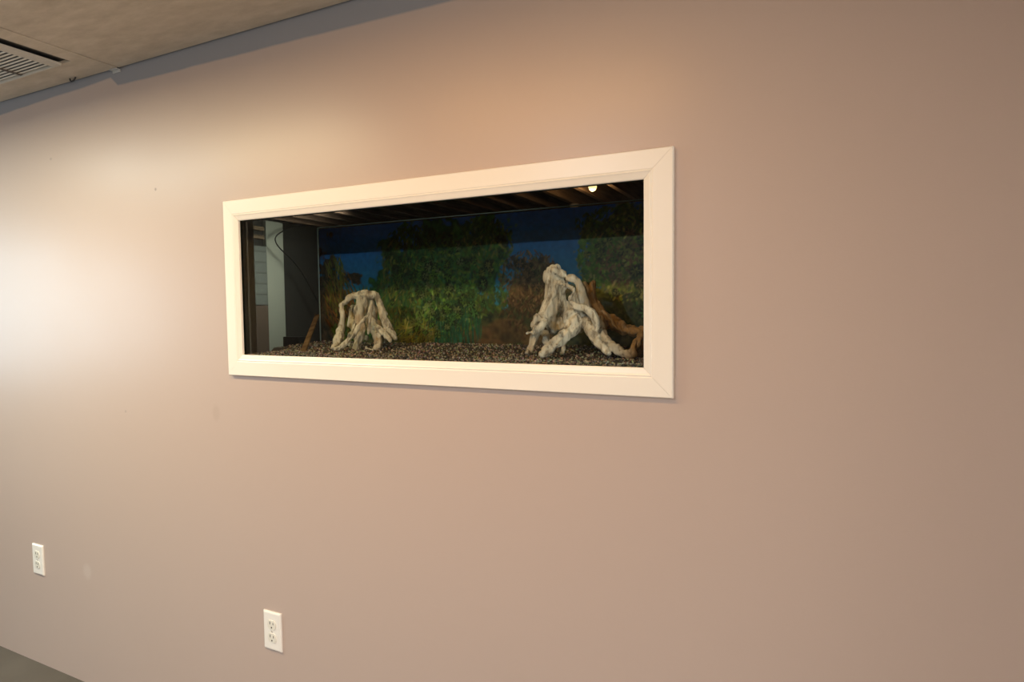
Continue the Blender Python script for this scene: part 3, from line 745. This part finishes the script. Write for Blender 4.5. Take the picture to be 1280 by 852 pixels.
# ------------------------------------------------------------------ utility room behind the wall
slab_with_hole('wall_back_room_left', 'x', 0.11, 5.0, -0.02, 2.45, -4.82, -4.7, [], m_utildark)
slab_with_hole('wall_back_room_back', 'y', -4.82, RX, -0.02, 2.45, 5.0, 5.1, [], m_utilw)
slab_with_hole('wall_back_room_right', 'x', 0.11, 5.0, -0.02, 2.45, 0.9, 1.0, [], m_utilw)
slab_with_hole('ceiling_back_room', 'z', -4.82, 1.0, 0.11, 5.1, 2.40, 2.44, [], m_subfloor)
ORD = ['first', 'second', 'third', 'fourth', 'fifth', 'sixth', 'seventh', 'eighth', 'ninth', 'tenth', 'eleventh', 'twelfth', 'thirteenth']
for k in range(-13, 4):
    x = -1.54+.25*(k+1) if k < 0 else -1.29+.25*k
    if x < -4.65: continue
    j = box('ceiling_joist', x-.019, x+.019, .092, 4.999, 2.20, 2.399, m_wood, bevel=.002)
    tag(j, 'bare wooden joist behind the aquarium, %s to the %s of the lit bulb' % ((ORD[-k-1], 'left') if k < 0 else (ORD[k], 'right')), 'joist', 'wooden joists behind the aquarium')
# left end of the utility room, seen through the side pane
p = box('post', -4.698, -4.655, 3.00, 3.21, 0.0, 2.198, m_post, bevel=.004); tag(p, 'pale grey post seen through the left side of the aquarium', 'post')
p = box('block_panel', -4.698, -4.64, 2.45, 2.985, 1.40, 1.95, m_block, bevel=.003); tag(p, 'grey wall panel left of the pale post behind the aquarium', 'panel')
p = box('brown_board', -4.698, -4.64, 2.45, 2.985, 0.0, 1.395, m_brownboard, bevel=.003); tag(p, 'brown board below the grey panel behind the aquarium', 'board')
p = box('dark_box', -4.50, -4.30, 3.02, 3.12, 0.0, 1.10, m_black, bevel=.006); tag(p, 'tall black box in front of the foot of the pale post', 'box')
for z in (2.02, 2.10):
    p = box('wall_batten', -4.698, -4.66, 2.45, 2.985, z, z+.035, m_wood, bevel=.002)
    tag(p, 'wooden batten above the grey panel, %s of two' % ('upper' if z > 2.05 else 'lower'), 'batten', 'battens above the grey panel')
cv = bpy.data.curves.new('cable', 'CURVE'); cv.dimensions = '3D'; cv.bevel_depth = .006; cv.bevel_resolution = 2
sp_ = cv.splines.new('NURBS'); cp = [(-4.50, 3.30, 2.19), (-4.50, 3.02, 2.09), (-4.50, 2.93, 1.98), (-4.50, 3.22, 1.80), (-4.50, 3.38, 1.60), (-4.50, 3.55, 1.35), (-4.50, 3.60, 1.0), (-4.5, 3.6, 0.01)]
sp_.points.add(len(cp)-1)
for q, c in zip(sp_.points, cp): q.co = (*c, 1)
sp_.use_endpoint_u = True; sp_.order_u = 3
cb0 = bpy.data.objects.new('cable_tmp', cv); COL.objects.link(cb0); bpy.context.view_layer.update()
cme = bpy.data.meshes.new_from_object(cb0.evaluated_get(bpy.context.evaluated_depsgraph_get())); bpy.data.objects.remove(cb0, do_unlink=True); bpy.data.curves.remove(cv)
cb = link('hanging_cable', cme, m_black); tag(cb, 'black cable looping down in the dark behind the left side of the aquarium', 'cable')
# bulb holder and lit bulb between the joists
bt = empty('ceiling_bulb', (BULB[0], BULB[1], BULB[2]), 'lit bare bulb between the joists behind the aquarium', 'light')
cyl_between('bulb_holder', (0, 0, .0), (0, 0, -.035), .045, .03, m_plate, bt, 24)
m_bulb = mat('glowing_bulb', (1, .9, .7), .3, **{'Emission Color': (1, .72, .30, 1), 'Emission Strength': 1.6})
bm = bmesh.new()
prof = [(.012, -.032), (.016, -.045), (.027, -.062), (.030, -.078), (.024, -.095), (.010, -.105), (.0005, -.107)]
rings = [[bm.verts.new((r*math.cos(a_), r*math.sin(a_), z)) for a_ in [i*math.tau/24 for i in range(24)]] for r, z in prof]
for a_, b_ in zip(rings, rings[1:]):
    for i in range(24): bm.faces.new((a_[i], a_[(i+1) % 24], b_[(i+1) % 24], b_[i]))
bm.faces.new(rings[0]); bm.faces.new(rings[-1][::-1])
bo = link('bulb', mesh_from(bm, 'bulb'), m_bulb, bt); smooth(bo.data)
bl = bpy.data.lights.new('bulb_light', 'POINT'); bl.energy = BULB_POWER; bl.color = (1.0, .62, .30); bl.shadow_soft_size = .03
blo = bpy.data.objects.new('bulb_light', bl); COL.objects.link(blo); blo.location = (BULB[0], BULB[1], BULB[2]-.13)
# glass jar hanging from the joist
jt = empty('glass_jar', (-1.787, 3.60, 2.20), 'small clear jar fixed under a joist beside the lit bulb', 'jar')
m_jar = mat('pale_jar', (.55, .47, .30), .15)
cyl_between('jar_lid', (0, 0, 0), (0, 0, -.018), .034, .034, m_steel, jt, 24)
cyl_between('jar_body', (0, 0, -.018), (0, 0, -.085), .038, .034, m_jar, jt, 24)
# unseen fill light, added to brighten the post and the panels beside it
ul = area_light('post_fill_light', (-3.5, 2.85, 2.12), (-1, 0.02, -.6), .3, .3, POST_FILL_POWER, (1.0, .95, .87), 110)
